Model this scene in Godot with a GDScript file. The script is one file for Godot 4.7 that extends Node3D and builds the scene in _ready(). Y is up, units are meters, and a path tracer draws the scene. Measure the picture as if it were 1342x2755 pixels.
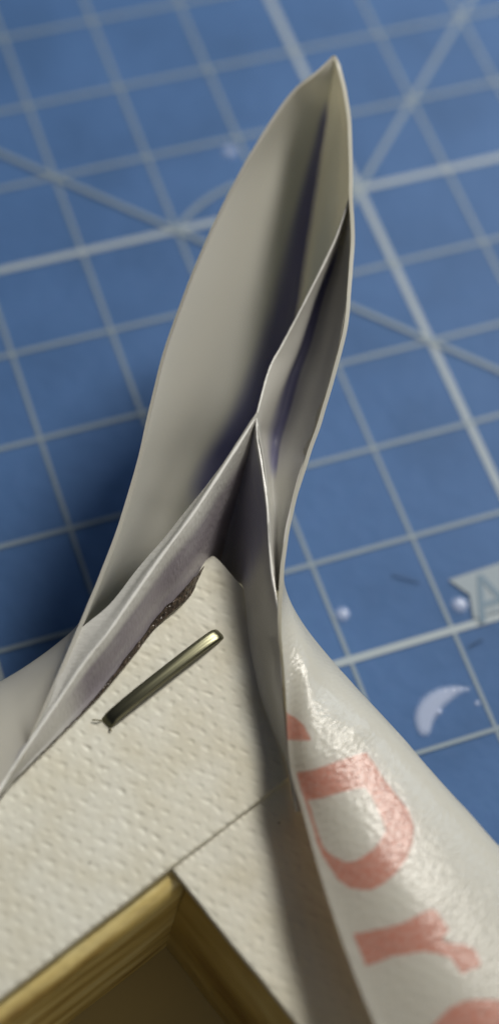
extends Node3D

# The corner of a wrapped stretcher frame lying face down on a blue cutting mat, seen close up.
# Lengths of the frame's own axes are millimetres: n runs away from the inside corner across the right-hand rail, m across the left-hand rail, h is the height over the mat.
const INNER_CORNER := Vector3(-0.012855, 0, 0.097330)
const N_AXIS := Vector3(0.93909, 0, -0.34366)
const M_AXIS := Vector3(-0.34366, 0, -0.93909)

# Control points (n, m, h) of the folded sheets, one row per station, read along the rim.
const RIGHT_LAYER := [
	[Vector3(-2, -110, 19.8), Vector3(7.6, -110, 20.8), Vector3(18.3, -110, 17.9), Vector3(21.1, -110, 12.9), Vector3(22.5, -110, 6), Vector3(21.9, -110, 0.4)],
	[Vector3(-1.5, -60, 19.8), Vector3(7.8, -60, 20.8), Vector3(18.3, -60, 17.9), Vector3(21.1, -60, 12.9), Vector3(22.5, -60, 6), Vector3(21.9, -60, 0.4)],
	[Vector3(0.3, -36, 19.8), Vector3(8.6, -36, 20.8), Vector3(18.3, -36, 17.9), Vector3(21.1, -36, 12.9), Vector3(22.5, -36, 6), Vector3(21.9, -36, 0.4)],
	[Vector3(1.8, -25, 19.8), Vector3(9.3, -25, 20.8), Vector3(18.3, -25, 17.9), Vector3(21.1, -25, 12.9), Vector3(22.5, -25, 6), Vector3(21.9, -25, 0.4)],
	[Vector3(3.2, -18.3, 19.6), Vector3(9.9, -18.3, 20.6), Vector3(18.3, -18.3, 17.9), Vector3(21.1, -18.3, 12.9), Vector3(22.5, -18.3, 6), Vector3(21.9, -18.3, 0.4)],
	[Vector3(6.2, -10.2, 19.2), Vector3(11.3, -10.2, 20.2), Vector3(18.3, -10.2, 17.9), Vector3(21.1, -10.2, 12.9), Vector3(22.5, -10.2, 6), Vector3(21.9, -10.2, 0.4)],
	[Vector3(9.5, -3.2, 18.6), Vector3(12.7, -3.2, 19.6), Vector3(18.3, -3.2, 17.9), Vector3(21.1, -3.2, 12.9), Vector3(22.5, -3.2, 6), Vector3(21.9, -3.2, 0.4)],
	[Vector3(11, -0.1, 18.5), Vector3(13.4, -0.1, 19.5), Vector3(18.3, -0.1, 17.9), Vector3(21.1, -0.1, 12.9), Vector3(22.5, -0.1, 6), Vector3(21.9, -0.1, 0.4)],
	[Vector3(14.2, 4.4, 18.8), Vector3(17.2, 5.2, 18.6), Vector3(19.7, 5.4, 15.6), Vector3(21.5, 5.6, 11.4), Vector3(22.5, 6, 6), Vector3(21.9, 6, 0.4)],
	[Vector3(17.4, 9, 19.8), Vector3(19.3, 9.6, 18), Vector3(20.6, 9.8, 14.8), Vector3(21.8, 10.2, 10.5), Vector3(22.5, 10.6, 6), Vector3(22, 11, 0.4)],
	[Vector3(22.1, 14.1, 21), Vector3(22.4, 14.9, 17), Vector3(22.5, 16, 13), Vector3(22.5, 17.2, 9), Vector3(22.4, 18.4, 5), Vector3(22.2, 19.3, 1)],
	[Vector3(27.4, 18, 22.5), Vector3(27.6, 19.4, 18.9), Vector3(27.8, 21, 15.3), Vector3(27.9, 22.8, 11.8), Vector3(28.2, 24.3, 8.2), Vector3(28.8, 25.5, 4.5)],
	[Vector3(30.3, 19.9, 23.3), Vector3(30.9, 21.5, 19.8), Vector3(31.4, 23.2, 16.4), Vector3(31.5, 25, 12.9), Vector3(32.1, 26.6, 9.5), Vector3(33.1, 28, 6)],
	[Vector3(36.2, 24.2, 25), Vector3(37.4, 26.1, 21.5), Vector3(38.4, 28.1, 18.1), Vector3(38.3, 30.6, 14.9), Vector3(39.6, 32.4, 11.4), Vector3(41.2, 34, 8)],
	[Vector3(41.4, 29.5, 26.5), Vector3(42.7, 31.4, 23.5), Vector3(43.8, 33.3, 20.4), Vector3(44, 35.8, 17.6), Vector3(45.3, 37.6, 14.6), Vector3(46.8, 39.2, 11.5)],
	[Vector3(44.8, 33.8, 27.8), Vector3(46.1, 35.4, 25.3), Vector3(47.2, 37.1, 22.9), Vector3(47.7, 39.1, 20.5), Vector3(48.8, 40.8, 18), Vector3(50.1, 42.3, 15.5)],
	[Vector3(48.7, 38.8, 29), Vector3(49.4, 39.7, 27.7), Vector3(50.1, 40.6, 26.4), Vector3(50.6, 41.6, 25.1), Vector3(50.8, 42.7, 23.8), Vector3(51.4, 43.7, 22.5)],
	[Vector3(51.3, 43.1, 29.6), Vector3(51.4, 43.3, 29.2), Vector3(51.4, 43.5, 28.9), Vector3(51.4, 43.6, 28.5), Vector3(51.4, 43.7, 28.2), Vector3(51.4, 43.9, 27.8)],
	[Vector3(51.7, 44.4, 30), Vector3(51.7, 44.4, 30), Vector3(51.7, 44.4, 30), Vector3(51.7, 44.4, 30), Vector3(51.7, 44.4, 30), Vector3(51.7, 44.4, 30)],
]
const LEFT_LAYER := [
	[Vector3(-110, 7, 15.9), Vector3(-110, 12.2, 16.6), Vector3(-110, 18.4, 15.4), Vector3(-110, 21.3, 11.6), Vector3(-110, 22.5, 6), Vector3(-110, 21.9, 0.4)],
	[Vector3(-28, 8, 15.9), Vector3(-28, 12.8, 16.6), Vector3(-28, 18.4, 15.4), Vector3(-28, 21.3, 11.6), Vector3(-28, 22.5, 6), Vector3(-28, 21.9, 0.4)],
	[Vector3(-6.5, 12.5, 16), Vector3(-6.3, 16, 16.2), Vector3(-6, 19, 14.5), Vector3(-5.5, 21.3, 11.2), Vector3(-5, 22.5, 6), Vector3(-5, 21.9, 0.4)],
	[Vector3(-1.9, 14.4, 16.8), Vector3(-0.6, 17.2, 16), Vector3(0.4, 19.5, 13.7), Vector3(1.2, 21.3, 10.3), Vector3(2, 22.5, 6), Vector3(2.6, 21.9, 0.4)],
	[Vector3(4.7, 18.2, 18), Vector3(6.2, 19.7, 15.6), Vector3(7.6, 21, 12.5), Vector3(8.8, 22, 9), Vector3(10, 22.5, 5), Vector3(11, 22, 0.4)],
	[Vector3(10.5, 21.7, 19.2), Vector3(12.6, 22.4, 15.7), Vector3(14.8, 22.9, 12.3), Vector3(16.9, 23, 8.8), Vector3(18.4, 22.7, 4.9), Vector3(19.5, 22.4, 1)],
	[Vector3(15, 24.9, 20), Vector3(17.1, 25.4, 16.3), Vector3(19.2, 25.7, 12.7), Vector3(21.6, 25.6, 9.2), Vector3(24.2, 25.3, 5.9), Vector3(26.8, 25.4, 2.5)],
	[Vector3(18.5, 27.7, 20.8), Vector3(20.5, 28.1, 17.4), Vector3(22.7, 28.1, 14.1), Vector3(25, 27.7, 10.9), Vector3(27.3, 27.1, 7.8), Vector3(28.8, 25.5, 4.5)],
	[Vector3(24.4, 32.7, 22), Vector3(26.4, 32, 18.9), Vector3(28.4, 30.9, 15.8), Vector3(30.2, 29.8, 12.7), Vector3(31.8, 28.9, 9.4), Vector3(33.1, 28, 6)],
	[Vector3(30.8, 37, 23.6), Vector3(33.1, 36.1, 20.7), Vector3(35.3, 35.2, 17.7), Vector3(37.3, 34.6, 14.6), Vector3(39.3, 34.2, 11.3), Vector3(41.2, 34, 8)],
	[Vector3(37.2, 40.6, 25.2), Vector3(39.2, 39.9, 22.6), Vector3(41.2, 39.4, 19.9), Vector3(43.2, 39.4, 17.2), Vector3(45.1, 39.4, 14.4), Vector3(46.8, 39.2, 11.5)],
	[Vector3(42.8, 43, 26.9), Vector3(44.3, 42.9, 24.6), Vector3(45.8, 42.7, 22.4), Vector3(47.2, 42.5, 20.1), Vector3(48.7, 42.4, 17.8), Vector3(50.1, 42.3, 15.5)],
	[Vector3(47, 44.3, 28.3), Vector3(47.9, 44.2, 27.2), Vector3(48.8, 44.1, 26), Vector3(49.7, 43.9, 24.9), Vector3(50.5, 43.8, 23.7), Vector3(51.4, 43.7, 22.5)],
	[Vector3(49.6, 44.2, 29.4), Vector3(50, 44.1, 29.1), Vector3(50.3, 44, 28.8), Vector3(50.7, 44, 28.5), Vector3(51.1, 43.9, 28.1), Vector3(51.4, 43.9, 27.8)],
	[Vector3(51.7, 44.4, 30), Vector3(51.7, 44.4, 30), Vector3(51.7, 44.4, 30), Vector3(51.7, 44.4, 30), Vector3(51.7, 44.4, 30), Vector3(51.7, 44.4, 30)],
]
const UPPER_FILM := [
	[Vector3(44.3, 33.3, 27.4), Vector3(44.4, 33.3, 27.3), Vector3(44.5, 33.4, 27.2), Vector3(44.4, 33.3, 27.3), Vector3(44.3, 33.2, 27.5)],
	[Vector3(41.3, 31.5, 25.6), Vector3(41.8, 31.7, 24.9), Vector3(42.5, 31.9, 23.8), Vector3(42.2, 31, 24.6), Vector3(41.4, 29.6, 26.3)],
	[Vector3(37.1, 29.5, 24), Vector3(38.3, 29.8, 22.6), Vector3(39.3, 30.3, 20.9), Vector3(39.6, 28.8, 22.2), Vector3(38.5, 26.5, 25.6)],
	[Vector3(33, 27.7, 22.4), Vector3(34.8, 27.6, 20.6), Vector3(36.1, 28.1, 18.9), Vector3(36.7, 26.6, 20.4), Vector3(35.7, 24, 24.6)],
	[Vector3(30.5, 26.5, 22), Vector3(32.4, 26.3, 19.9), Vector3(33.9, 26.8, 17.8), Vector3(34.2, 24.9, 19.6), Vector3(33, 22, 23.9)],
	[Vector3(27.1, 23.9, 21.6), Vector3(29, 24.4, 19), Vector3(31.5, 25, 16.2), Vector3(31.6, 23.2, 18.3), Vector3(30.7, 20.3, 23)],
	[Vector3(26.2, 22.5, 21.4), Vector3(27.4, 23.2, 18.5), Vector3(29.3, 23.4, 15.6), Vector3(29.2, 21.4, 18), Vector3(28.3, 18.7, 22.5)],
	[Vector3(24.8, 20, 21), Vector3(25.8, 20.7, 18.6), Vector3(26.5, 20.5, 16.8), Vector3(26.6, 19.2, 18.6), Vector3(26, 17.3, 22.1)],
	[Vector3(23, 17.4, 20.7), Vector3(23.7, 17.8, 19.2), Vector3(24.3, 17.8, 18.3), Vector3(24.3, 16.9, 19.2), Vector3(23.8, 15.6, 21.5)],
	[Vector3(21.1, 14.7, 20.4), Vector3(21.5, 14.9, 19.6), Vector3(21.9, 14.8, 19.2), Vector3(22, 14.5, 19.6), Vector3(21.7, 13.8, 20.9)],
	[Vector3(19, 11.4, 19.6), Vector3(19.2, 11.5, 19.3), Vector3(19.3, 11.5, 19.1), Vector3(19.3, 11.3, 19.3), Vector3(19.2, 11.1, 19.8)],
]
const LEFT_WING := [
	[Vector3(-15.4, 9.3, 15.1), Vector3(-15.5, 9.1, 15.1), Vector3(-15.7, 8.8, 15.7), Vector3(-15.8, 8.6, 15.8), Vector3(-15.8, 8.5, 15.7), Vector3(-15.9, 8.4, 15.9)],
	[Vector3(-6.8, 12.2, 15.1), Vector3(-6.7, 12.3, 15.1), Vector3(-6.7, 12.3, 15.7), Vector3(-6.6, 12.4, 15.9), Vector3(-6.6, 12.4, 15.8), Vector3(-6.7, 12.5, 16)],
	[Vector3(-4.2, 12.8, 15.1), Vector3(-4.1, 13, 15.2), Vector3(-3.9, 13.3, 16), Vector3(-3.8, 13.5, 16.3), Vector3(-4, 13.6, 16.1), Vector3(-4.2, 13.6, 16.3)],
	[Vector3(-0.9, 13.4, 15.1), Vector3(-0.5, 13.8, 15.4), Vector3(-0.1, 14.4, 16.4), Vector3(0.3, 14.9, 17), Vector3(0, 15, 16.8), Vector3(-0.3, 15.2, 17)],
	[Vector3(2.4, 14, 15.1), Vector3(2.8, 14.6, 15.6), Vector3(3.3, 15.4, 16.9), Vector3(3.8, 16.1, 17.7), Vector3(3.2, 16.6, 17.4), Vector3(2.6, 17.1, 17.5)],
	[Vector3(4.7, 14.5, 15.1), Vector3(5.3, 15.2, 15.8), Vector3(5.9, 16, 17.3), Vector3(6.6, 16.8, 18.3), Vector3(5.8, 17.6, 17.8), Vector3(5, 18.5, 17.6)],
	[Vector3(7.6, 15.3, 15.1), Vector3(8.2, 16, 16), Vector3(8.9, 16.9, 17.6), Vector3(9.6, 17.8, 18.8), Vector3(9.1, 18.4, 18.1), Vector3(8.6, 18.9, 17.8)],
	[Vector3(10.9, 16.3, 15.1), Vector3(11.7, 17.1, 16.1), Vector3(12.6, 18.1, 18), Vector3(13.5, 19.1, 19.4), Vector3(13.1, 19.6, 18.5), Vector3(12.7, 20.1, 18)],
	[Vector3(14.5, 16.8, 15.1), Vector3(15.5, 17.9, 16.4), Vector3(16.7, 19.1, 18.5), Vector3(17.9, 20.4, 20.2), Vector3(17.8, 20.9, 19), Vector3(17.7, 21.4, 18.3)],
	[Vector3(18.5, 18.5, 12), Vector3(19.9, 19.6, 14.4), Vector3(21.5, 21, 18), Vector3(23.1, 22.3, 21), Vector3(23.1, 22.6, 20.1), Vector3(23.1, 22.8, 19.6)],
	[Vector3(19.5, 18.8, 9), Vector3(21.8, 20.3, 12.5), Vector3(24.4, 22, 17.3), Vector3(27, 23.8, 21.6), Vector3(27, 24, 21), Vector3(27.1, 24.2, 20.9)],
]
const RIGHT_WING := [
	[Vector3(19.5, 18.8, 9), Vector3(22.1, 20.6, 13.1), Vector3(24.8, 22.3, 17.8), Vector3(27, 23.8, 21.6)],
	[Vector3(19.9, 18.1, 9), Vector3(22, 19.6, 13), Vector3(24.1, 21, 17.5), Vector3(25.9, 22.3, 21.2)],
	[Vector3(19.9, 16.8, 11), Vector3(21.5, 18, 14.2), Vector3(23.2, 19.1, 17.9), Vector3(24.6, 20.1, 20.9)],
	[Vector3(19, 14.9, 14.9), Vector3(20.3, 15.7, 16.6), Vector3(21.6, 16.4, 18.9), Vector3(22.7, 17.1, 20.6)],
	[Vector3(17.8, 13, 15.1), Vector3(18.5, 13, 16.5), Vector3(19.2, 13, 18.5), Vector3(19.8, 13, 20)],
	[Vector3(16.3, 10.9, 15.1), Vector3(16.8, 10.4, 16.4), Vector3(17.3, 9.9, 18.3), Vector3(17.7, 9.5, 19.7)],
	[Vector3(14.3, 7.3, 15.1), Vector3(14.4, 6.5, 16), Vector3(14.4, 5.8, 17.5), Vector3(14.5, 5.1, 18.6)],
	[Vector3(13.1, 4.3, 15.1), Vector3(13, 3.7, 15.9), Vector3(12.9, 3.1, 17.3), Vector3(12.8, 2.6, 18.3)],
	[Vector3(11.9, 1, 15.3), Vector3(11.6, 0.6, 16), Vector3(11.3, 0.3, 17.3), Vector3(11, -0, 18.2)],
	[Vector3(10, -2.3, 15.3), Vector3(9.8, -2.6, 16), Vector3(9.6, -2.9, 17.3), Vector3(9.4, -3.1, 18.2)],
]
const FOLD_LEFT := [Vector3(-15.8, 8.6, 15.92), Vector3(-6.6, 12.4, 16.02), Vector3(-3.8, 13.5, 16.42), Vector3(0.3, 14.9, 17.12), Vector3(3.8, 16.1, 17.82), Vector3(6.6, 16.8, 18.42), Vector3(9.6, 17.8, 18.92), Vector3(13.5, 19.1, 19.52), Vector3(17.9, 20.4, 20.32), Vector3(23.1, 22.3, 21.12), Vector3(27, 23.8, 21.72)]
const FOLD_RIGHT := [Vector3(27, 23.8, 21.6), Vector3(25.9, 22.3, 21.2), Vector3(24.6, 20.1, 20.9), Vector3(22.7, 17.1, 20.6), Vector3(19.8, 13, 20), Vector3(17.7, 9.5, 19.7), Vector3(14.5, 5.1, 18.6)]
const FOLD_UPPER := [Vector3(44.3, 33.3, 27.4), Vector3(41.3, 31.5, 25.6), Vector3(37.1, 29.5, 24), Vector3(33, 27.7, 22.4), Vector3(30.5, 26.5, 22), Vector3(27.1, 23.9, 21.6)]
const SEAM := [Vector3(-15.4, 9.3, 15.1), Vector3(-6.8, 12.2, 15.1), Vector3(-4.2, 12.8, 15.1), Vector3(-0.9, 13.4, 15.1), Vector3(2.4, 14, 15.1), Vector3(4.7, 14.5, 15.1), Vector3(7.6, 15.3, 15.1), Vector3(10.9, 16.3, 15.1), Vector3(14.5, 16.8, 15.1), Vector3(18.5, 18.5, 12), Vector3(19.5, 18.8, 9)]

const LETTERS := [
	[Vector2(0.322, 0.040), Vector2(0.343, 0.153), Vector2(0.355, 0.232), Vector2(0.364, 0.277), Vector2(0.372, 0.311), Vector2(0.395, 0.311), Vector2(0.435, 0.306), Vector2(0.475, 0.306), Vector2(0.507, 0.306), Vector2(0.535, 0.294), Vector2(0.557, 0.272), Vector2(0.574, 0.243), Vector2(0.583, 0.209), Vector2(0.585, 0.164), Vector2(0.580, 0.130), Vector2(0.567, 0.102), Vector2(0.551, 0.074), Vector2(0.525, 0.051), Vector2(0.498, 0.040), Vector2(0.475, 0.028), Vector2(0.446, 0.023), Vector2(0.416, 0.028), Vector2(0.394, 0.028), Vector2(0.370, 0.028), Vector2(0.351, 0.028)],
	[Vector2(0.376, 0.040), Vector2(0.392, 0.113), Vector2(0.406, 0.187), Vector2(0.417, 0.232), Vector2(0.426, 0.255), Vector2(0.447, 0.255), Vector2(0.475, 0.249), Vector2(0.496, 0.243), Vector2(0.512, 0.238), Vector2(0.520, 0.215), Vector2(0.525, 0.192), Vector2(0.525, 0.158), Vector2(0.522, 0.125), Vector2(0.512, 0.096), Vector2(0.495, 0.074), Vector2(0.476, 0.051), Vector2(0.458, 0.040), Vector2(0.436, 0.040), Vector2(0.413, 0.040), Vector2(0.392, 0.045)],
	[Vector2(0.617, 0.034), Vector2(0.637, 0.091), Vector2(0.658, 0.153), Vector2(0.665, 0.198), Vector2(0.671, 0.226), Vector2(0.682, 0.232), Vector2(0.702, 0.232), Vector2(0.718, 0.232), Vector2(0.723, 0.209), Vector2(0.739, 0.221), Vector2(0.752, 0.238), Vector2(0.773, 0.249), Vector2(0.796, 0.243), Vector2(0.799, 0.238), Vector2(0.793, 0.221), Vector2(0.790, 0.204), Vector2(0.774, 0.204), Vector2(0.756, 0.204), Vector2(0.737, 0.187), Vector2(0.718, 0.164), Vector2(0.706, 0.136), Vector2(0.691, 0.102), Vector2(0.682, 0.062), Vector2(0.673, 0.034), Vector2(0.650, 0.034)],
	[Vector2(0.826, 0.085), Vector2(0.822, 0.108), Vector2(0.821, 0.125), Vector2(0.819, 0.147), Vector2(0.825, 0.175), Vector2(0.837, 0.198), Vector2(0.864, 0.232), Vector2(0.890, 0.238), Vector2(0.928, 0.238), Vector2(0.960, 0.232), Vector2(0.914, 0.119), Vector2(0.861, 0.068)],
	[Vector2(0.216, 0.000), Vector2(0.221, 0.011), Vector2(0.240, 0.079), Vector2(0.261, 0.136), Vector2(0.281, 0.164), Vector2(0.294, 0.175), Vector2(0.277, 0.085), Vector2(0.261, 0.000)]]

var rng := RandomNumberGenerator.new()
var used := {}


func _ready() -> void:
	rng.seed = 7
	# --- camera, surroundings, lamps ---
	var cam := Camera3D.new()
	cam.name = "camera"
	cam.transform = Transform3D(Basis(Vector3(0.94191, 0.07541, 0.32729), Vector3(0.25310, 0.48120, -0.83928), Vector3(-0.22078, 0.87336, 0.43416)), Vector3(-0.02849, 0.13779, 0.13162))
	var lens := CameraAttributesPhysical.new()
	lens.frustum_focal_length = 57.9
	lens.frustum_focus_distance = 0.1355
	lens.frustum_near = 0.01
	lens.frustum_far = 20.0
	lens.exposure_aperture = 12.5
	cam.attributes = lens
	add_child(cam)
	cam.fov = 33.634
	cam.near = 0.01
	cam.far = 20.0
	cam.current = true
	var env := Environment.new()
	env.background_mode = Environment.BG_COLOR
	env.background_color = Color(0.034, 0.036, 0.047).linear_to_srgb()
	env.tonemap_mode = Environment.TONE_MAPPER_LINEAR
	env.tonemap_exposure = 1.0
	env.sdfgi_enabled = true
	env.ssao_enabled = true
	env.ssil_enabled = true
	var we := WorldEnvironment.new()
	we.name = "surroundings"
	we.environment = env
	add_child(we)
	area_lamp("desk_lamp_light", Vector3(0.185, 0.255, -0.05), Vector3(0.0, 0.01, 0.07), Vector2(0.08, 0.08), Color(1.0, 0.98, 0.94), 0.105)
	area_lamp("front_fill_light", Vector3(0.14, 0.26, 0.42), Vector3(0.0, 0.0, 0.09), Vector2(0.30, 0.24), Color(1.0, 0.96, 0.88), 0.026)  # added warm fill from the front, with no known lamp behind it
	area_lamp("window_light", Vector3(0.46, 0.21, -0.27), Vector3(0.0, 0.0, 0.08), Vector2(0.30, 0.22), Color(0.88, 0.94, 1.0), 0.15)

	build_mat()
	build_frame()
	build_cover()
	build_wrap()
	build_staple()
	build_drops()


# ---------------------------------------------------------------- helpers
func area_lamp(called: String, at: Vector3, target: Vector3, size: Vector2, color: Color, energy: float) -> void:
	var a := AreaLight3D.new()
	a.name = called
	a.area_size = size
	a.light_color = color
	a.light_energy = energy
	a.shadow_enabled = true
	a.look_at_from_position(at, target, Vector3.UP)
	add_child(a)


func fr(n: float, m: float, h: float) -> Vector3:
	return INNER_CORNER + (N_AXIS * n + M_AXIS * m) * 0.001 + Vector3(0, h * 0.001, 0)


func fv(v: Vector3) -> Vector3:
	return fr(v.x, v.y, v.z)


func thing(called: String, label: String, category: String, group := "") -> Node3D:
	var o := Node3D.new()
	o.name = numbered(called)
	add_child(o)
	o.set_meta("label", label)
	o.set_meta("category", category)
	if group:
		o.set_meta("group", group)
	return o


func numbered(called: String) -> String:
	used[called] = used.get(called, -1) + 1
	return called if used[called] == 0 else "%s_%03d" % [called, used[called]]


func part(called: String, mesh: Mesh, mat: Material, parent: Node, label := "") -> MeshInstance3D:
	var o := MeshInstance3D.new()
	o.mesh = mesh
	o.material_override = mat
	var taken := 0
	for c in parent.get_children():
		if str(c.name) == called or str(c.name).begins_with(called + "_0"):
			taken += 1
	o.name = called if taken == 0 else "%s_%03d" % [called, taken]
	parent.add_child(o, true)
	if label:
		o.set_meta("label", label)
	return o


func plain(color: Color, rough := 0.6) -> StandardMaterial3D:
	var m := StandardMaterial3D.new()
	m.albedo_color = color.linear_to_srgb()
	m.roughness = rough
	return m


func spline(p: Array, t: float) -> Vector3:
	var n := p.size() - 1
	var x := clampf(t * n, 0.0, n - 1e-6)
	var i := int(x)
	var f := x - i
	var p1: Vector3 = p[i]
	var p2: Vector3 = p[i + 1]
	var p0: Vector3 = p[i - 1] if i > 0 else p1 * 2.0 - p2
	var p3: Vector3 = p[i + 2] if i + 2 <= n else p2 * 2.0 - p1
	return 0.5 * (p1 * 2.0 + (p2 - p0) * f + (p0 * 2.0 - p1 * 5.0 + p2 * 4.0 - p3) * f * f + (p1 * 3.0 - p0 - p2 * 3.0 + p3) * f * f * f)


# A mesh under construction: quads with their own normals.
class Shape:
	var v := PackedVector3Array()
	var n := PackedVector3Array()
	var uv := PackedVector2Array()
	var uv2 := PackedVector2Array()
	var ix := PackedInt32Array()
	var colors := PackedColorArray()

	func vert(p: Vector3, nn: Vector3, t := Vector2.ZERO, t2 := Vector2.ZERO) -> int:
		v.append(p)
		n.append(nn)
		uv.append(t)
		uv2.append(t2)
		return v.size() - 1

	func tri(a: int, b: int, c: int) -> void:
		var g := (v[c] - v[a]).cross(v[b] - v[a])
		if g.dot(n[a] + n[b] + n[c]) < 0.0:
			ix.append_array([a, c, b])
		else:
			ix.append_array([a, b, c])

	func quad(a: int, b: int, c: int, d: int) -> void:
		tri(a, b, c)
		tri(a, c, d)

	func flat(p: Array, out: Vector3, t := Vector2.ZERO) -> void:
		var g: Vector3 = (p[1] - p[0]).cross(p[2] - p[0]).normalized()
		if g.dot(out) < 0.0:
			g = -g
		var k := []
		for q in p:
			k.append(vert(q, g, t))
		for i in range(1, p.size() - 1):
			tri(k[0], k[i], k[i + 1])

	func mesh() -> ArrayMesh:
		var a := []
		a.resize(Mesh.ARRAY_MAX)
		a[Mesh.ARRAY_VERTEX] = v
		a[Mesh.ARRAY_NORMAL] = n
		a[Mesh.ARRAY_TEX_UV] = uv
		a[Mesh.ARRAY_TEX_UV2] = uv2
		if colors.size() == v.size():
			a[Mesh.ARRAY_COLOR] = colors
		a[Mesh.ARRAY_INDEX] = ix
		var m := ArrayMesh.new()
		m.add_surface_from_arrays(Mesh.PRIMITIVE_TRIANGLES, a)
		return m


# A sheet of some thickness (mm) through a grid of control points; wave roughens it a little, edge ripples its rim.
func sheet(rows: Array, nu: int, nv: int, thick: float, wave := 0.0, wave_seed := 1, lettered := false) -> ArrayMesh:
	var noise := FastNoiseLite.new()
	noise.seed = wave_seed
	noise.frequency = 0.16
	noise.fractal_octaves = 2
	var columns := []
	for k in rows[0].size():
		var c := []
		for r in rows:
			c.append(r[k])
		columns.append(c)
	var p := []
	for i in nu + 1:
		var ctrl := []
		for c in columns:
			ctrl.append(spline(c, float(i) / nu))
		var line := PackedVector3Array()
		for j in nv + 1:
			line.append(spline(ctrl, float(j) / nv))
		p.append(line)
	var nrm := []
	for i in nu + 1:
		var line := PackedVector3Array()
		for j in nv + 1:
			var du: Vector3 = p[mini(i + 1, nu)][j] - p[maxi(i - 1, 0)][j]
			var dv: Vector3 = p[i][mini(j + 1, nv)] - p[i][maxi(j - 1, 0)]
			var g := du.cross(dv)
			if g.length() < 1e-5:
				g = nrm[i - 1][j] if i > 0 else Vector3(0, 0, 1)
			line.append(g.normalized())
		nrm.append(line)
	if wave > 0.0:
		for i in nu + 1:
			for j in nv + 1:
				var q: Vector3 = p[i][j]
				p[i][j] = q + nrm[i][j] * noise.get_noise_3d(q.x, q.y, q.z) * wave
	var s := Shape.new()
	var su := PackedFloat32Array()
	var total := 0.0
	for i in nu + 1:
		if i > 0:
			total += (p[i][nv / 2] - p[i - 1][nv / 2]).length()
		su.append(total)
	var front := []
	var back := []
	for i in nu + 1:
		var a := PackedInt32Array()
		var b := PackedInt32Array()
		var sv := 0.0
		for j in nv + 1:
			if j > 0:
				sv += (p[i][j] - p[i][j - 1]).length()
			var q: Vector3 = p[i][j]
			var g: Vector3 = nrm[i][j]
			var t := Vector2(su[i], sv) * 0.1
			var t2 := Vector2(clampf((12.0 - q.y) / 40.0, 0.0, 1.0) if i < nu * 0.62 else 0.0, float(j) / nv) if lettered else Vector2(float(i) / nu, float(j) / nv)
			var world_n := (N_AXIS * g.x + M_AXIS * g.y + Vector3(0, g.z, 0)).normalized()
			a.append(s.vert(fv(q + g * thick * 0.5), world_n, t, t2))
			b.append(s.vert(fv(q - g * thick * 0.5), -world_n, t, t2))
		front.append(a)
		back.append(b)
	for i in nu:
		for j in nv:
			s.quad(front[i][j], front[i + 1][j], front[i + 1][j + 1], front[i][j + 1])
			s.quad(back[i][j], back[i + 1][j], back[i + 1][j + 1], back[i][j + 1])
	for i in nu:
		for side in [[0, 1], [nv, nv - 1]]:
			var j: int = side[0]
			var out := s.v[front[i][j]] - s.v[front[i][side[1]]]
			s.flat([s.v[front[i][j]], s.v[front[i + 1][j]], s.v[back[i + 1][j]], s.v[back[i][j]]], out)
	for j in nv:
		for side in [[0, 1], [nu, nu - 1]]:
			var i: int = side[0]
			var out: Vector3 = s.v[front[i][j]] - s.v[front[side[1]][j]]
			s.flat([s.v[front[i][j]], s.v[front[i][j + 1]], s.v[back[i][j + 1]], s.v[back[i][j]]], out)
	return s.mesh()


# A closed outline (across, up) swept along an axis of the frame from a to b; place(along, across, up) gives the point.
func sweep(outline: PackedVector2Array, a: float, b: float, steps: int, place: Callable, smooth := true, jitter := 0.0, jitter_seed := 3, swap := false) -> ArrayMesh:
	var s := Shape.new()
	var noise := FastNoiseLite.new()
	noise.seed = jitter_seed
	noise.frequency = 0.13
	var count := outline.size()
	var mid := Vector2.ZERO
	for q in outline:
		mid += q / count
	var run := PackedFloat32Array([0.0])
	for k in count:
		run.append(run[k] + outline[k].distance_to(outline[(k + 1) % count]))
	for k in count:
		var p0 := outline[k]
		var p1 := outline[(k + 1) % count]
		var face := (p1 - p0).orthogonal().normalized()
		if face.dot((p0 + p1) * 0.5 - mid) < 0.0:
			face = -face
		var ends := []
		for e in 2:
			var other := outline[(k - 1 + count) % count] if e == 0 else outline[(k + 2) % count]
			var here := p0 if e == 0 else p1
			var f2 := (other - here).orthogonal().normalized()
			if f2.dot(face) < 0.0:
				f2 = -f2
			ends.append((face + f2).normalized() if smooth and f2.dot(face) > 0.75 else face)
		var rows := []
		for i in steps + 1:
			var along := lerpf(a, b, float(i) / steps)
			var pair := []
			for e in 2:
				var q := p0 if e == 0 else p1
				var jv := Vector2.ZERO
				if jitter > 0.0:
					jv = Vector2(noise.get_noise_2d(along, q.x * 0.4 + 50.0), noise.get_noise_2d(along + 90.0, q.x)) * jitter
				var at: Vector3 = place.call(along, q.x + jv.x, q.y + jv.y)
				var nn: Vector3 = place.call(along, q.x + ends[e].x, q.y + ends[e].y) - place.call(along, q.x, q.y)
				pair.append(s.vert(at, nn.normalized(), (Vector2(along, run[k + e]) if not swap else Vector2(run[k + e], along)) * 0.1))
			rows.append(pair)
		for i in steps:
			s.quad(rows[i][0], rows[i][1], rows[i + 1][1], rows[i + 1][0])
	for e in 2:
		var along := a if e == 0 else b
		var ring := []
		for q in outline:
			ring.append(place.call(along, q.x, q.y))
		var centre: Vector3 = place.call(along, mid.x, mid.y)
		var inward: Vector3 = place.call(lerpf(a, b, 0.5), mid.x, mid.y)
		for k in count:
			s.flat([centre, ring[k], ring[(k + 1) % count]], centre - inward)
	return s.mesh()


func along_n(along: float, across: float, up: float) -> Vector3:
	return fr(along, across, up)


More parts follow.
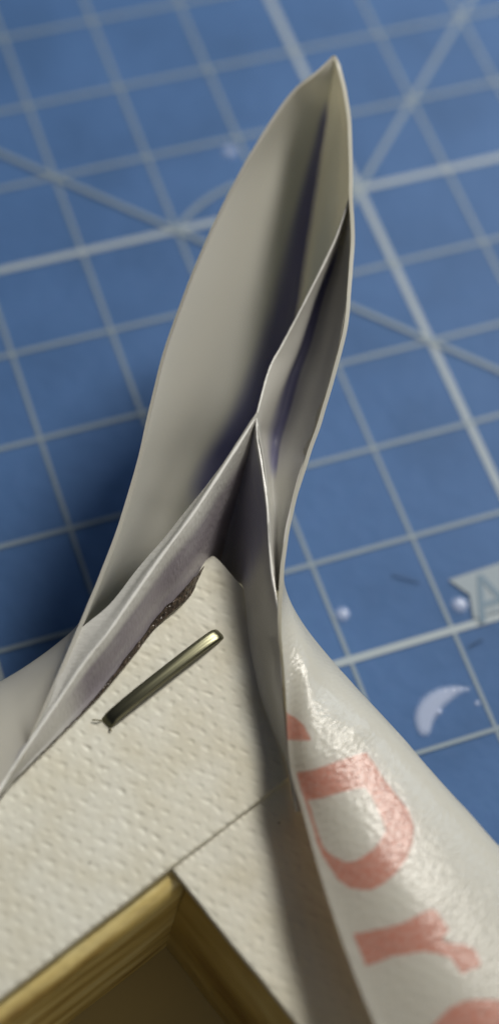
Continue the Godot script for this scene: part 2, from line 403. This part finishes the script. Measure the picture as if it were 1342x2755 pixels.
func along_m(along: float, across: float, up: float) -> Vector3:
	return fr(across, along, up)


func box(size: Vector3, at: Vector3, turn := 0.0) -> ArrayMesh:
	var s := Shape.new()
	var b := Basis(Vector3.UP, turn)
	for axis in 3:
		for sign in [-1.0, 1.0]:
			var out := Vector3.ZERO
			out[axis] = sign
			var u := Vector3.ZERO
			u[(axis + 1) % 3] = 0.5
			var w := Vector3.ZERO
			w[(axis + 2) % 3] = 0.5
			var q := []
			for c in [[-1, -1], [1, -1], [1, 1], [-1, 1]]:
				q.append(at + b * ((out * 0.5 + u * c[0] + w * c[1]) * size))
			s.flat(q, b * out)
	return s.mesh()


func noise_texture(size: int, frequency: float, normal: bool, strength := 4.0, seed_ := 1, octaves := 3, ramp: Gradient = null) -> NoiseTexture2D:
	var f := FastNoiseLite.new()
	f.seed = seed_
	f.noise_type = FastNoiseLite.TYPE_SIMPLEX
	f.frequency = frequency
	f.fractal_octaves = octaves
	var t := NoiseTexture2D.new()
	t.width = size
	t.height = size
	t.seamless = true
	t.noise = f
	t.as_normal_map = normal
	t.bump_strength = strength
	if ramp:
		t.color_ramp = ramp
	return t


func ramp(stops: Array) -> Gradient:
	var g := Gradient.new()
	g.offsets = PackedFloat32Array(stops.map(func(x): return x[0]))
	g.colors = PackedColorArray(stops.map(func(x): return x[1]))
	return g


# ---------------------------------------------------------------- the mat
func build_mat() -> void:
	var table := part("table_top", box(Vector3(1.4, 0.03, 0.9), Vector3(0.0, -0.0181, 0.1)), plain(Color(0.12, 0.09, 0.065), 0.5), self)
	table.set_meta("kind", "structure")
	table.set_meta("label", "dark table top under the cutting mat")
	var t := thing("cutting_mat", "blue self-healing cutting mat printed with a white grid, under the frame", "mat")
	var m := plain(Color.WHITE, 0.6)
	m.metallic_specular = 0.3
	m.albedo_texture = noise_texture(512, 0.008, false, 1.0, 5, 5, ramp([[0.0, Color(0.046, 0.106, 0.238).linear_to_srgb()], [0.5, Color(0.054, 0.122, 0.274).linear_to_srgb()], [1.0, Color(0.062, 0.136, 0.300).linear_to_srgb()]]))
	m.uv1_triplanar = true
	m.uv1_world_triplanar = true
	m.uv1_scale = Vector3.ONE * 14.0
	m.normal_enabled = true
	m.normal_texture = noise_texture(512, 0.05, true, 2.0, 6, 3)
	m.normal_scale = 0.12
	part("mat_sheet", box(Vector3(0.30, 0.003, 0.30), Vector3(0.01, -0.0015, 0.06)), m, t)
	var ink := plain(Color(0.185, 0.24, 0.29), 0.6)
	var bold_ink := plain(Color(0.30, 0.35, 0.385), 0.6)
	var pale_ink := plain(Color(0.24, 0.29, 0.33), 0.6)
	for k in range(-13, 16):
		var wide := 0.72 if posmod(k, 5) == 3 else 0.36
		part("grid_line", box(Vector3(wide * 0.001, 0.00005, 0.28), Vector3(k * 0.01, 0.00004, 0.06)), bold_ink if wide > 0.6 else ink, t)
	for k in range(-8, 21):
		var wide := 0.72 if posmod(k, 5) == 3 else 0.42
		part("grid_line", box(Vector3(0.28, 0.00005, wide * 0.001), Vector3(0.01, 0.00007, k * 0.01)), bold_ink if wide > 0.6 else ink, t)
	# two lines at 45 degrees that cross at (2, 4) and the quarter arc between them
	for turn in [-PI / 4, PI / 4]:
		part("angle_line", box(Vector3(0.13, 0.00005, 0.0005), Vector3(0.02, 0.0001 if turn > 0 else 0.00013, 0.04), turn), ink, t)
	var arc := Shape.new()
	for i in 24:
		var q := []
		for e in [[i, 0.0], [i + 1, 0.0], [i + 1, 1.0], [i, 1.0]]:
			var a: float = deg_to_rad(45.0 + 90.0 * e[0] / 24.0)
			var r: float = 0.01414 + (e[1] - 0.5) * 0.0005
			q.append(Vector3(0.02 + cos(a) * r, 0.00018, 0.04 - sin(a) * r))
		arc.flat(q, Vector3.UP)
	part("angle_arc", arc.mesh(), ink, t)
	var cut := plain(Color(0.044, 0.10, 0.215), 0.7)
	for c in [[17.8, 73.9, 2.6, -0.62], [21.5, 81.8, 1.6, 0.2]]:
		part("knife_cut", box(Vector3(c[2], 0.05, 0.12) * 0.001, Vector3(c[0], 0.2, c[1]) * 0.001, c[3]), cut, t)
	# the pale flag with letters beside the grid line
	var flag := Shape.new()
	for tri in [[Vector2(2.15, 7.52), Vector2(2.28, 7.72), Vector2(3.9, 7.45)], [Vector2(2.28, 7.72), Vector2(2.22, 7.955), Vector2(3.9, 7.955)], [Vector2(2.28, 7.72), Vector2(3.9, 7.955), Vector2(3.9, 7.45)]]:
		flag.flat(tri.map(func(c): return Vector3(c.x * 0.01, 0.00016, c.y * 0.01)), Vector3.UP)
	part("printed_flag", flag.mesh(), pale_ink, t)
	var text := TextMesh.new()
	text.text = "AC"
	text.font_size = 64
	text.pixel_size = 0.000085
	text.depth = 0.00004
	var font := SystemFont.new()
	font.font_names = PackedStringArray(["Droid Sans"])
	text.font = font
	text.horizontal_alignment = HORIZONTAL_ALIGNMENT_LEFT
	var letters := part("printed_lettering", text, plain(Color(0.06, 0.13, 0.2), 0.5), t)
	letters.transform = Transform3D(Basis(Vector3(1, 0, 0), Vector3(0, 0, -1), Vector3(0, 1, 0)), Vector3(0.0225, 0.00019, 0.0780))


# ---------------------------------------------------------------- the wooden rails
func build_frame() -> void:
	var t := thing("stretcher_frame", "golden brown wooden stretcher frame showing at the inside corner of the cover", "frame")
	var wood := plain(Color.WHITE, 0.38)
	var im := Image.create(512, 256, false, Image.FORMAT_RGB8)
	var grain := FastNoiseLite.new()
	grain.seed = 21
	grain.frequency = 0.02
	grain.fractal_octaves = 4
	var cols := ramp([[0.0, Color(0.30, 0.19, 0.05)], [0.35, Color(0.50, 0.375, 0.12)], [0.6, Color(0.64, 0.51, 0.20)], [1.0, Color(0.77, 0.67, 0.34)]])
	for y in 256:
		for x in 512:
			var a := x / 512.0 * TAU
			var g := grain.get_noise_3d(cos(a) * 14.0, sin(a) * 14.0, y * 2.1) * 0.75 + grain.get_noise_3d(cos(a) * 60.0, sin(a) * 60.0, y * 7.0 + 900.0) * 0.35
			im.set_pixel(x, y, cols.sample(clampf(0.52 + g * 0.85, 0.0, 1.0)).linear_to_srgb())
	wood.albedo_texture = ImageTexture.create_from_image(im)
	wood.uv1_scale = Vector3(0.25, 0.45, 1)
	wood.heightmap_enabled = false
	wood.normal_enabled = true
	wood.normal_texture = noise_texture(256, 0.03, true, 3.0, 9, 3)
	wood.normal_scale = 0.35
	part("rail", sweep(rail_outline(-1.5, 18.0, 1.3, 0.4), -110.0, 18.0, 60, along_n, true, 0.12, 4), wood, t)
	wood = wood.duplicate()
	wood.uv1_scale = Vector3(0.12, 0.11, 1)
	part("rail", sweep(rail_outline(0.05, 18.0, 0.4, 1.5), -110.0, -1.62, 60, along_m, true, 0.08, 5), wood, t)


func rail_outline(inner: float, outer: float, r: float, lean: float) -> PackedVector2Array:
	var o := PackedVector2Array()
	o.append(Vector2(inner - lean, 1.25))
	for k in 6:
		var a := PI / 2 * k / 5.0
		o.append(Vector2(inner + r - cos(a) * r, 14.05 - r + sin(a) * r))
	o.append(Vector2(outer, 14.05))
	o.append(Vector2(outer, 1.25))
	return o


# ---------------------------------------------------------------- the stapled cover
func pit_texture() -> ImageTexture:
	var size := 1024
	var h := PackedFloat32Array()
	h.resize(size * size)
	var noise := FastNoiseLite.new()
	noise.seed = 12
	noise.frequency = 0.035
	noise.fractal_octaves = 3
	for y in size:
		for x in size:
			h[y * size + x] = 0.62 + noise.get_noise_2d(x, y) * 0.05
	# dimples, pressed in rows: each a tilted drop, deep at one end
	var step := 31
	for gy in size / step + 1:
		for gx in size / step + 1:
			var cx := gx * step + (step / 2 if gy % 2 else 0) + rng.randf_range(-4, 4)
			var cy := gy * step + rng.randf_range(-4, 4)
			var ang := -PI / 2 + rng.randf_range(0.1, 0.6)
			var la := rng.randf_range(11, 20)
			var lb := rng.randf_range(6, 10)
			var deep := pow(rng.randf(), 1.3) * 0.16 + 0.12
			var ca := cos(ang)
			var sa := sin(ang)
			var reach := int(la * 1.3)
			for dy in range(-reach, reach + 1):
				for dx in range(-reach, reach + 1):
					var u := (dx * ca + dy * sa) / la
					var w := (-dx * sa + dy * ca) / lb
					if u < -1.0 or u > 1.0:
						continue
					w /= 0.45 + 0.55 * cos(u * 0.9 - 0.3)
					var across := 1.0 - w * w
					if across > 0.0:
						var at := posmod(int(cy) + dy, size) * size + posmod(int(cx) + dx, size)
						h[at] -= deep * pow((u + 1.0) * 0.5, 1.4) * across * across * (1.0 - smoothstep(0.3, 1.0, u))
	for pass_ in 2:
		var soft := h.duplicate()
		for y in size:
			var row := y * size
			var above := posmod(y - 2, size) * size
			var below := posmod(y + 2, size) * size
			for x in size:
				soft[row + x] = (h[row + x] * 2.0 + h[row + (x + 2) % size] + h[row + (x + size - 2) % size] + h[above + x] + h[below + x]) / 6.0
		h = soft
	var im := Image.create_from_data(size, size, false, Image.FORMAT_RF, h.to_byte_array())
	return ImageTexture.create_from_image(im)


func build_cover() -> void:
	var t := thing("canvas_cover", "cream dimpled cover stapled over the back of the wooden frame", "cover")
	var m := plain(Color(0.68, 0.66, 0.545), 0.6)
	m.albedo_color = Color.WHITE
	m.albedo_texture = noise_texture(512, 0.012, false, 1.0, 51, 5, ramp([[0.0, Color(0.65, 0.62, 0.50).linear_to_srgb()], [0.45, Color(0.69, 0.67, 0.565).linear_to_srgb()], [1.0, Color(0.72, 0.71, 0.62).linear_to_srgb()]]))
	m.heightmap_enabled = true
	m.heightmap_texture = pit_texture()
	m.heightmap_scale = 0.036
	m.uv1_scale = Vector3(0.27, 0.27, 1)
	# strip over the left-hand rail, wrapped over its outer edge
	var o := PackedVector2Array()
	o.append_array([Vector2(0.0, 14.15), Vector2(0.0, 14.85), Vector2(0.15, 15.0)])
	for k in range(1, 17):
		o.append(Vector2(k * 1.1, 15.0 + 0.06 * sin(k * 0.9)))
	for k in 6:
		var a := PI / 2 * k / 5.0
		o.append(Vector2(17.8 + sin(a), 14.0 + cos(a)))
	o.append_array([Vector2(18.8, 0.35), Vector2(18.2, 0.35), Vector2(18.2, 13.5), Vector2(17.6, 14.15)])
	part("folded_strip", sweep_open(o, -110.0, 18.8, 150, along_n, 4, false), m, t, "strip with the staple, overlapping the corner")
	var o2 := PackedVector2Array()
	o2.append_array([Vector2(0.0, 14.1), Vector2(0.0, 14.45), Vector2(0.12, 14.58)])
	for k in range(1, 17):
		o2.append(Vector2(k * 1.1, 14.6 + 0.05 * sin(k * 1.1 + 2.0)))
	for k in 6:
		var a := PI / 2 * k / 5.0
		o2.append(Vector2(17.8 + sin(a), 13.6 + cos(a)))
	o2.append_array([Vector2(18.8, 0.35), Vector2(18.2, 0.35), Vector2(18.2, 13.5), Vector2(17.6, 14.1)])
	part("folded_strip", sweep_open(o2, -110.0, -0.03, 150, along_m, 8, true), m, t, "strip tucked under the stapled strip")
	var dirt := plain(Color(0.10, 0.08, 0.05), 0.8)
	for d in [[8.6, -2.2, 14.62, 0.06], [-4.5, 4.0, 15.02, 0.05]]:
		part("dirt_speck", bead([Vector3(d[0] - d[3], d[1], d[2]), Vector3(d[0], d[1] + d[3] * 0.4, d[2] + 0.02), Vector3(d[0] + d[3], d[1], d[2])], d[3], 6), dirt, t)
	var inside := plain(Color(0.44, 0.35, 0.15), 0.7)
	var panel := Shape.new()
	panel.flat([fr(-110, -110, 1.2), fr(18, -110, 1.2), fr(18, 18, 1.2), fr(-110, 18, 1.2)], Vector3.UP)
	panel.flat([fr(-110, -110, 0.35), fr(18, -110, 0.35), fr(18, 18, 0.35), fr(-110, 18, 0.35)], Vector3.DOWN)
	for e in [[-110, -110, 18, -110], [18, -110, 18, 18], [18, 18, -110, 18], [-110, 18, -110, -110]]:
		panel.flat([fr(e[0], e[1], 0.35), fr(e[2], e[3], 0.35), fr(e[2], e[3], 1.2), fr(e[0], e[1], 1.2)], fr(e[0] + e[2], e[1] + e[3], 0) - fr(-90, -90, 0))
	part("front_panel", panel.mesh(), inside, t)


func sweep_open(outline: PackedVector2Array, a: float, b: float, steps: int, place: Callable, jitter_seed: int, swap: bool) -> ArrayMesh:
	return sweep(outline, a, b, steps, place, true, 0.10, jitter_seed, swap)


# ---------------------------------------------------------------- the printed outer sheet
func print_texture() -> ImageTexture:
	var w := 1024
	var hgt := 768
	var im := Image.create(w, hgt, false, Image.FORMAT_RGBA8)
	im.fill(Color(0.86, 0.53, 0.43, 0.0))
	var speck := FastNoiseLite.new()
	speck.seed = 31
	speck.frequency = 0.11
	speck.fractal_octaves = 2
	for k in [0, 2, 3, 4]:
		var poly := smooth_poly(LETTERS[k])
		var hole := smooth_poly(LETTERS[1]) if k == 0 else PackedVector2Array()
		var lo := Vector2(9, 9)
		var hi := Vector2(-9, -9)
		for q in poly:
			lo = lo.min(q)
			hi = hi.max(q)
		for y in range(maxi(0, int(lo.y * hgt) - 1), mini(hgt - 1, int(hi.y * hgt) + 2)):
			for x in range(maxi(0, int(lo.x * w) - 1), mini(w - 1, int(hi.x * w) + 2)):
				var q := Vector2((x + 0.5) / w, (y + 0.5) / hgt)
				if Geometry2D.is_point_in_polygon(q, poly) and not (hole.size() and Geometry2D.is_point_in_polygon(q, hole)):
					im.set_pixel(x, y, Color(0.86, 0.53, 0.43, 0.70 + 0.22 * speck.get_noise_2d(x, y * 0.6)))
	return ImageTexture.create_from_image(im)


func smooth_poly(p: Array) -> PackedVector2Array:
	return PackedVector2Array(p)


func sheet_material(color: Color, rough: float, fleck: float) -> StandardMaterial3D:
	var m := plain(color, rough)
	m.normal_enabled = true
	m.normal_texture = noise_texture(512, 0.022, true, 5.0, 14, 2)
	m.normal_scale = fleck
	m.uv1_scale = Vector3(1.9, 1.0, 1)
	m.backlight_enabled = true
	m.backlight = Color(1.0, 0.97, 0.90)
	return m


func build_wrap() -> void:
	var t := thing("printed_wrap", "glossy pale plastic sheet with red letters, standing up in a pointed ear at the corner", "plastic sheet")
	var outer := sheet_material(Color(0.77, 0.77, 0.72), 0.24, 0.40)
	outer.detail_enabled = true
	outer.detail_albedo = print_texture()
	outer.detail_uv_layer = BaseMaterial3D.DETAIL_UV_2
	outer.detail_blend_mode = BaseMaterial3D.BLEND_MODE_MIX
	var smooth := sheet_material(Color(0.78, 0.78, 0.74), 0.36, 0.05)
	smooth.detail_enabled = true
	smooth.detail_albedo = shade_stripe_texture(Vector2(0.58, 1.05), Vector2(0.42, 0.90), Color(0.47, 0.48, 0.72), true)  # bluish shade of the deep keel painted into the colour
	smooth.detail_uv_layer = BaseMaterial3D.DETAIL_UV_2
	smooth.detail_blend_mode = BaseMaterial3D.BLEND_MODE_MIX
	part("outer_layer", sheet(RIGHT_LAYER, 260, 60, 0.32, 0.08, 3, true), outer, t, "side with the red letters")
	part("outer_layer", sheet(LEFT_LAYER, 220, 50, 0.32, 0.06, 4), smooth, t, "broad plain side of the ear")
	var film := sheet_material(Color(0.70, 0.695, 0.66), 0.22, 0.12)
	var shade_streaked := film.duplicate()
	shade_streaked.detail_enabled = true
	shade_streaked.detail_albedo = shade_stripe_texture(Vector2(0.26, 0.60), Vector2(0.08, 0.72), Color(0.52, 0.52, 0.68), true)  # shade in the valley of the film, put into its colour
	shade_streaked.detail_uv_layer = BaseMaterial3D.DETAIL_UV_2
	shade_streaked.detail_blend_mode = BaseMaterial3D.BLEND_MODE_MIX
	shade_streaked.backlight = Color(0.7, 0.69, 0.66)
	var creased := shade_streaked.duplicate()
	creased.detail_albedo = shade_stripe_texture(Vector2(-0.6, 0.50), Vector2(0.30, 1.35), Color(0.60, 0.57, 0.61), false)
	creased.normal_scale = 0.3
	var tinted := shade_streaked.duplicate()
	tinted.detail_albedo = shade_stripe_texture(Vector2(-0.6, 1.0), Vector2(-0.4, 0.42), Color(0.72, 0.72, 0.80), false)  # shade of the corner pocket tinted into the pleat
	var gloss := plain(Color(0.92, 0.92, 0.88), 0.15)  # pale tubes added along the folds to draw their bright highlight lines
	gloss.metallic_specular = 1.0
	var film_part := part("inner_film", sheet(UPPER_FILM, 150, 40, 0.16, 0.05, 5), shade_streaked, t, "creased inner layer of the ear")
	part("fold_edge_glint", bead(FOLD_UPPER, 0.09, 80), gloss, film_part)
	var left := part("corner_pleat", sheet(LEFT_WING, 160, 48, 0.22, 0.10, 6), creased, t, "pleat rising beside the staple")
	part("fold_edge_glint", bead(FOLD_LEFT, 0.14, 120), gloss, left)
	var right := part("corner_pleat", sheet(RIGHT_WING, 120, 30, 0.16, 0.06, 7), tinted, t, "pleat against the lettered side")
	part("fold_edge_glint", bead(FOLD_RIGHT, 0.11, 80), gloss, right)
	# the cracked dark coating along the crease where the pleat leaves the cover
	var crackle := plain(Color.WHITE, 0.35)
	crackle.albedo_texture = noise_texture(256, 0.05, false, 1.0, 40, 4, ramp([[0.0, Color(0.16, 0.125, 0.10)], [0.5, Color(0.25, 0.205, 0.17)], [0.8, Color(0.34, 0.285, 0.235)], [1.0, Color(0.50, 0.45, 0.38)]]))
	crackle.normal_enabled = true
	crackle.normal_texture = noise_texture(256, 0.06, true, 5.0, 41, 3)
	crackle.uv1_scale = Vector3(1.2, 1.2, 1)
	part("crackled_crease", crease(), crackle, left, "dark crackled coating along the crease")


func bead(path: Array, radius: float, steps: int) -> ArrayMesh:
	var s := Shape.new()
	var rings := []
	var noise := FastNoiseLite.new()
	noise.seed = 8
	noise.frequency = 0.35
	for i in steps + 1:
		var f := float(i) / steps
		var p := spline(path, f)
		var d := (spline(path, minf(f + 0.01, 1.0)) - spline(path, maxf(f - 0.01, 0.0))).normalized()
		var side := d.cross(Vector3(0, 0, 1)).normalized()
		var up := side.cross(d).normalized()
		var r := radius * (1.0 + 0.5 * noise.get_noise_1d(f * 60.0)) * clampf(minf(f, 1.0 - f) * 12.0 + 0.3, 0.3, 1.0)
		var ring := []
		for k in 10:
			var a := TAU * k / 10
			var g := side * cos(a) + up * sin(a)
			ring.append(s.vert(fv(p + g * r), (N_AXIS * g.x + M_AXIS * g.y + Vector3(0, g.z, 0)).normalized(), Vector2(f * 4.0, k / 10.0)))
		rings.append(ring)
	for i in steps:
		for k in 10:
			s.quad(rings[i][k], rings[i + 1][k], rings[i + 1][(k + 1) % 10], rings[i][(k + 1) % 10])
	return s.mesh()


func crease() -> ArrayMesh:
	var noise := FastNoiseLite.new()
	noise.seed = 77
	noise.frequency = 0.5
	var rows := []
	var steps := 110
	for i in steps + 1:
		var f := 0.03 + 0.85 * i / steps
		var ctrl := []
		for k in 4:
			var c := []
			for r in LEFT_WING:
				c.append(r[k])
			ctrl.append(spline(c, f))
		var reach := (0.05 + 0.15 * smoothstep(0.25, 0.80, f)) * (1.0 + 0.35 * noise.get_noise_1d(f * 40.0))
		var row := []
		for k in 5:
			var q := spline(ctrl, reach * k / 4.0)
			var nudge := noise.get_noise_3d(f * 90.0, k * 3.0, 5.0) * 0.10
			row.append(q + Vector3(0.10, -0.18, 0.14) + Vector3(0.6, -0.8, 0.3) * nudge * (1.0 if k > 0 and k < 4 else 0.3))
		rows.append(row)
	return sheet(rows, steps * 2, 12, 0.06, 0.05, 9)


# A violet-grey stripe that paints the shade along a fold into the sheet colour. across: how far over the sheet it lies; along: where it starts and ends.
func shade_stripe_texture(across: Vector2, along: Vector2, color: Color, sharp: bool) -> ImageTexture:
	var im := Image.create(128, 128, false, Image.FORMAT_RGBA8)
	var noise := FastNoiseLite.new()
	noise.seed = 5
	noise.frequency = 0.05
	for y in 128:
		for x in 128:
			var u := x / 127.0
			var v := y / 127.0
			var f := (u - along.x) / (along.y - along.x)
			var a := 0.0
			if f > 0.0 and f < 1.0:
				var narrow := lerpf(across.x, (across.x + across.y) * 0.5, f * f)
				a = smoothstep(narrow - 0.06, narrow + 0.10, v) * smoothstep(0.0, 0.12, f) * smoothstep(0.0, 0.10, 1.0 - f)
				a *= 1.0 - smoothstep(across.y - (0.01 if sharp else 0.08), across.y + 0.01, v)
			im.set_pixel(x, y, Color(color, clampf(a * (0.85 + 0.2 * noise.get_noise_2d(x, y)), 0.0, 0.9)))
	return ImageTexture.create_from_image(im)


# ---------------------------------------------------------------- the staple
func build_staple() -> void:
	var t := thing("staple", "dark shiny wire staple pressed into the cream cover", "staple")
	var m := plain(Color(0.16, 0.158, 0.105), 0.34)
	m.metallic = 1.0
	var path := [Vector3(3.0, 12.1, 12.5), Vector3(3.02, 12.1, 14.3), Vector3(3.3, 12.1, 14.95), Vector3(3.9, 12.13, 15.3), Vector3(6.0, 12.25, 15.5), Vector3(9.0, 12.4, 15.55), Vector3(12.0, 12.55, 15.48), Vector3(13.9, 12.65, 15.28), Vector3(14.5, 12.68, 14.95), Vector3(14.78, 12.7, 14.3), Vector3(14.8, 12.7, 12.5)]
	var s := Shape.new()
	var rings := []
	var steps := 90
	for i in steps + 1:
		var f := float(i) / steps
		var p := spline(path, f)
		var d := (spline(path, minf(f + 0.004, 1.0)) - spline(path, maxf(f - 0.004, 0.0))).normalized()
		var side := Vector3(-0.05, 1, 0).normalized()
		var up := side.cross(d).normalized()
		if up.z < -0.01 or (absf(up.z) < 0.2 and up.x * (p.x - 9.0) < 0.0):
			up = -up
		var ring := []
		for k in 16:
			var a := TAU * (k + 0.5) / 16
			var cx := signf(cos(a)) * pow(absf(cos(a)), 0.6) * 0.56
			var cy := signf(sin(a)) * pow(absf(sin(a)), 0.6) * 0.30
			var g := side * signf(cos(a)) * pow(absf(cos(a)), 1.4) / 0.68 + up * signf(sin(a)) * pow(absf(sin(a)), 1.4) / 0.30
			var q := p + side * cx + up * cy
			ring.append(s.vert(fv(q), (N_AXIS * g.x + M_AXIS * g.y + Vector3(0, g.z, 0)).normalized(), Vector2(f * 8.0, k / 16.0)))
		rings.append(ring)
	for i in steps:
		for k in 16:
			s.quad(rings[i][k], rings[i + 1][k], rings[i + 1][(k + 1) % 16], rings[i][(k + 1) % 16])
	m.normal_enabled = true
	m.normal_texture = noise_texture(256, 0.03, true, 3.0, 19, 2)
	m.normal_scale = 0.22
	m.uv1_scale = Vector3(0.02, 2.0, 1)
	part("crown_and_legs", s.mesh(), m, t)
	# fibres torn up where the legs go in
	var fibre := plain(Color(0.16, 0.14, 0.07), 0.7)
	for f in [[2.9, 12.4, 2.3, 12.9], [3.0, 11.6, 2.9, 11.25]]:
		part("torn_fibre", bead([Vector3(f[0], f[1], 15.02), Vector3((f[0] + f[2]) * 0.5, (f[1] + f[3]) * 0.5, 15.16), Vector3(f[2], f[3], 15.1)], 0.06, 8), fibre, t)


# ---------------------------------------------------------------- drops on the mat
func build_drops() -> void:
	var water := StandardMaterial3D.new()
	water.albedo_color = Color(0.86, 0.90, 1.0, 0.42)
	water.vertex_color_use_as_albedo = true
	water.transparency = BaseMaterial3D.TRANSPARENCY_ALPHA
	water.roughness = 0.4
	water.clearcoat_enabled = true
	water.clearcoat = 0.7
	water.clearcoat_roughness = 0.08
	var drops := [
		[10.9, 75.6, 0.75, 0.6, "small glossy drop on a grid line beside the ear of the sheet"],
		[21.5, 77.9, 0.85, 0.7, "glossy drop beside the pale printed flag"],
		[18.6, 21.6, 0.8, 0.25, "faint blurred drop beside the upper left edge of the ear"],
		[15.7, 87.0, 0.34, 0.5, "bright little drop added as a glint inside the crescent-shaped smear"],  # added to give the smear a bright glint at its core
		[19.3, 87.3, 0.28, 0.25, "tiny drop right of the crescent-shaped smear"]]
	for d in drops:
		var t := thing("liquid_drop", d[4], "drop", "clear drops on the cutting mat")
		part("bead_of_liquid", blob([Vector2(d[0], d[1])], [d[2]], d[3] * 0.35), water, t)
	var t := thing("liquid_smear", "crescent-shaped milky smear of liquid near the right edge of the mat", "smear")
	var smear_centres := []
	var smear_radii := []
	for k in 15:
		var f := k / 14.0
		var a := lerpf(PI * 1.02, PI * 1.62, f)
		smear_centres.append(Vector2(17.6 + cos(a) * 3.8, 88.6 + sin(a) * 3.0))
		smear_radii.append(0.35 + 0.75 * sin(PI * clampf(f * 0.9 + 0.12, 0.0, 1.0)))
	part("bead_of_liquid", blob(smear_centres, smear_radii, 0.10), water, t)


# A low mound of liquid on the mat: a field of discs joined smoothly, meshed as a height field (all in mm).
func blob(centres: Array, radii: Array, tall: float) -> ArrayMesh:
	var lo := Vector2(1e9, 1e9)
	var hi := -lo
	for k in centres.size():
		lo = lo.min(centres[k] - Vector2.ONE * radii[k] * 1.3)
		hi = hi.max(centres[k] + Vector2.ONE * radii[k] * 1.3)
	var cell: float = 0.06 if centres.size() > 1 else radii[0] / 12.0
	var nx := int((hi.x - lo.x) / cell) + 1
	var ny := int((hi.y - lo.y) / cell) + 1
	var noise := FastNoiseLite.new()
	noise.frequency = 0.9
	var height := func(x: float, y: float) -> float:
		var f := 0.0
		for k in centres.size():
			var q: Vector2 = Vector2(x, y) - centres[k]
			f = maxf(f, 0.0) + (0.4 if centres.size() > 8 else 1.0) * pow(maxf(0.0, 1.0 - q.length_squared() / pow(radii[k] * 1.25, 2.0)), 1.2)
		f += 0.10 * noise.get_noise_2d(x, y) * minf(f * 3.0, 1.0)
		return sqrt(clampf((f - 0.18) / 0.7, 0.0, 1.3)) * tall
	var s := Shape.new()
	var grid := []
	for j in ny + 1:
		var row := PackedInt32Array()
		for i in nx + 1:
			var x: float = lo.x + i * cell
			var y: float = lo.y + j * cell
			var z: float = height.call(x, y)
			var e: float = cell * 0.7
			var g := Vector3(height.call(x - e, y) - height.call(x + e, y), 2.0 * e, height.call(x, y - e) - height.call(x, y + e)).normalized()
			row.append(s.vert(Vector3(x, z + 0.11, y) * 0.001, g))
			s.colors.append(Color(1, 1, 1, smoothstep(0.15, 1.35, z / tall)))
		grid.append(row)
	for j in ny:
		for i in nx:
			var top := maxf(maxf(s.v[grid[j][i]].y, s.v[grid[j][i + 1]].y), maxf(s.v[grid[j + 1][i]].y, s.v[grid[j + 1][i + 1]].y))
			if top > 0.000111:
				s.quad(grid[j][i], grid[j][i + 1], grid[j + 1][i + 1], grid[j + 1][i])
	return s.mesh()
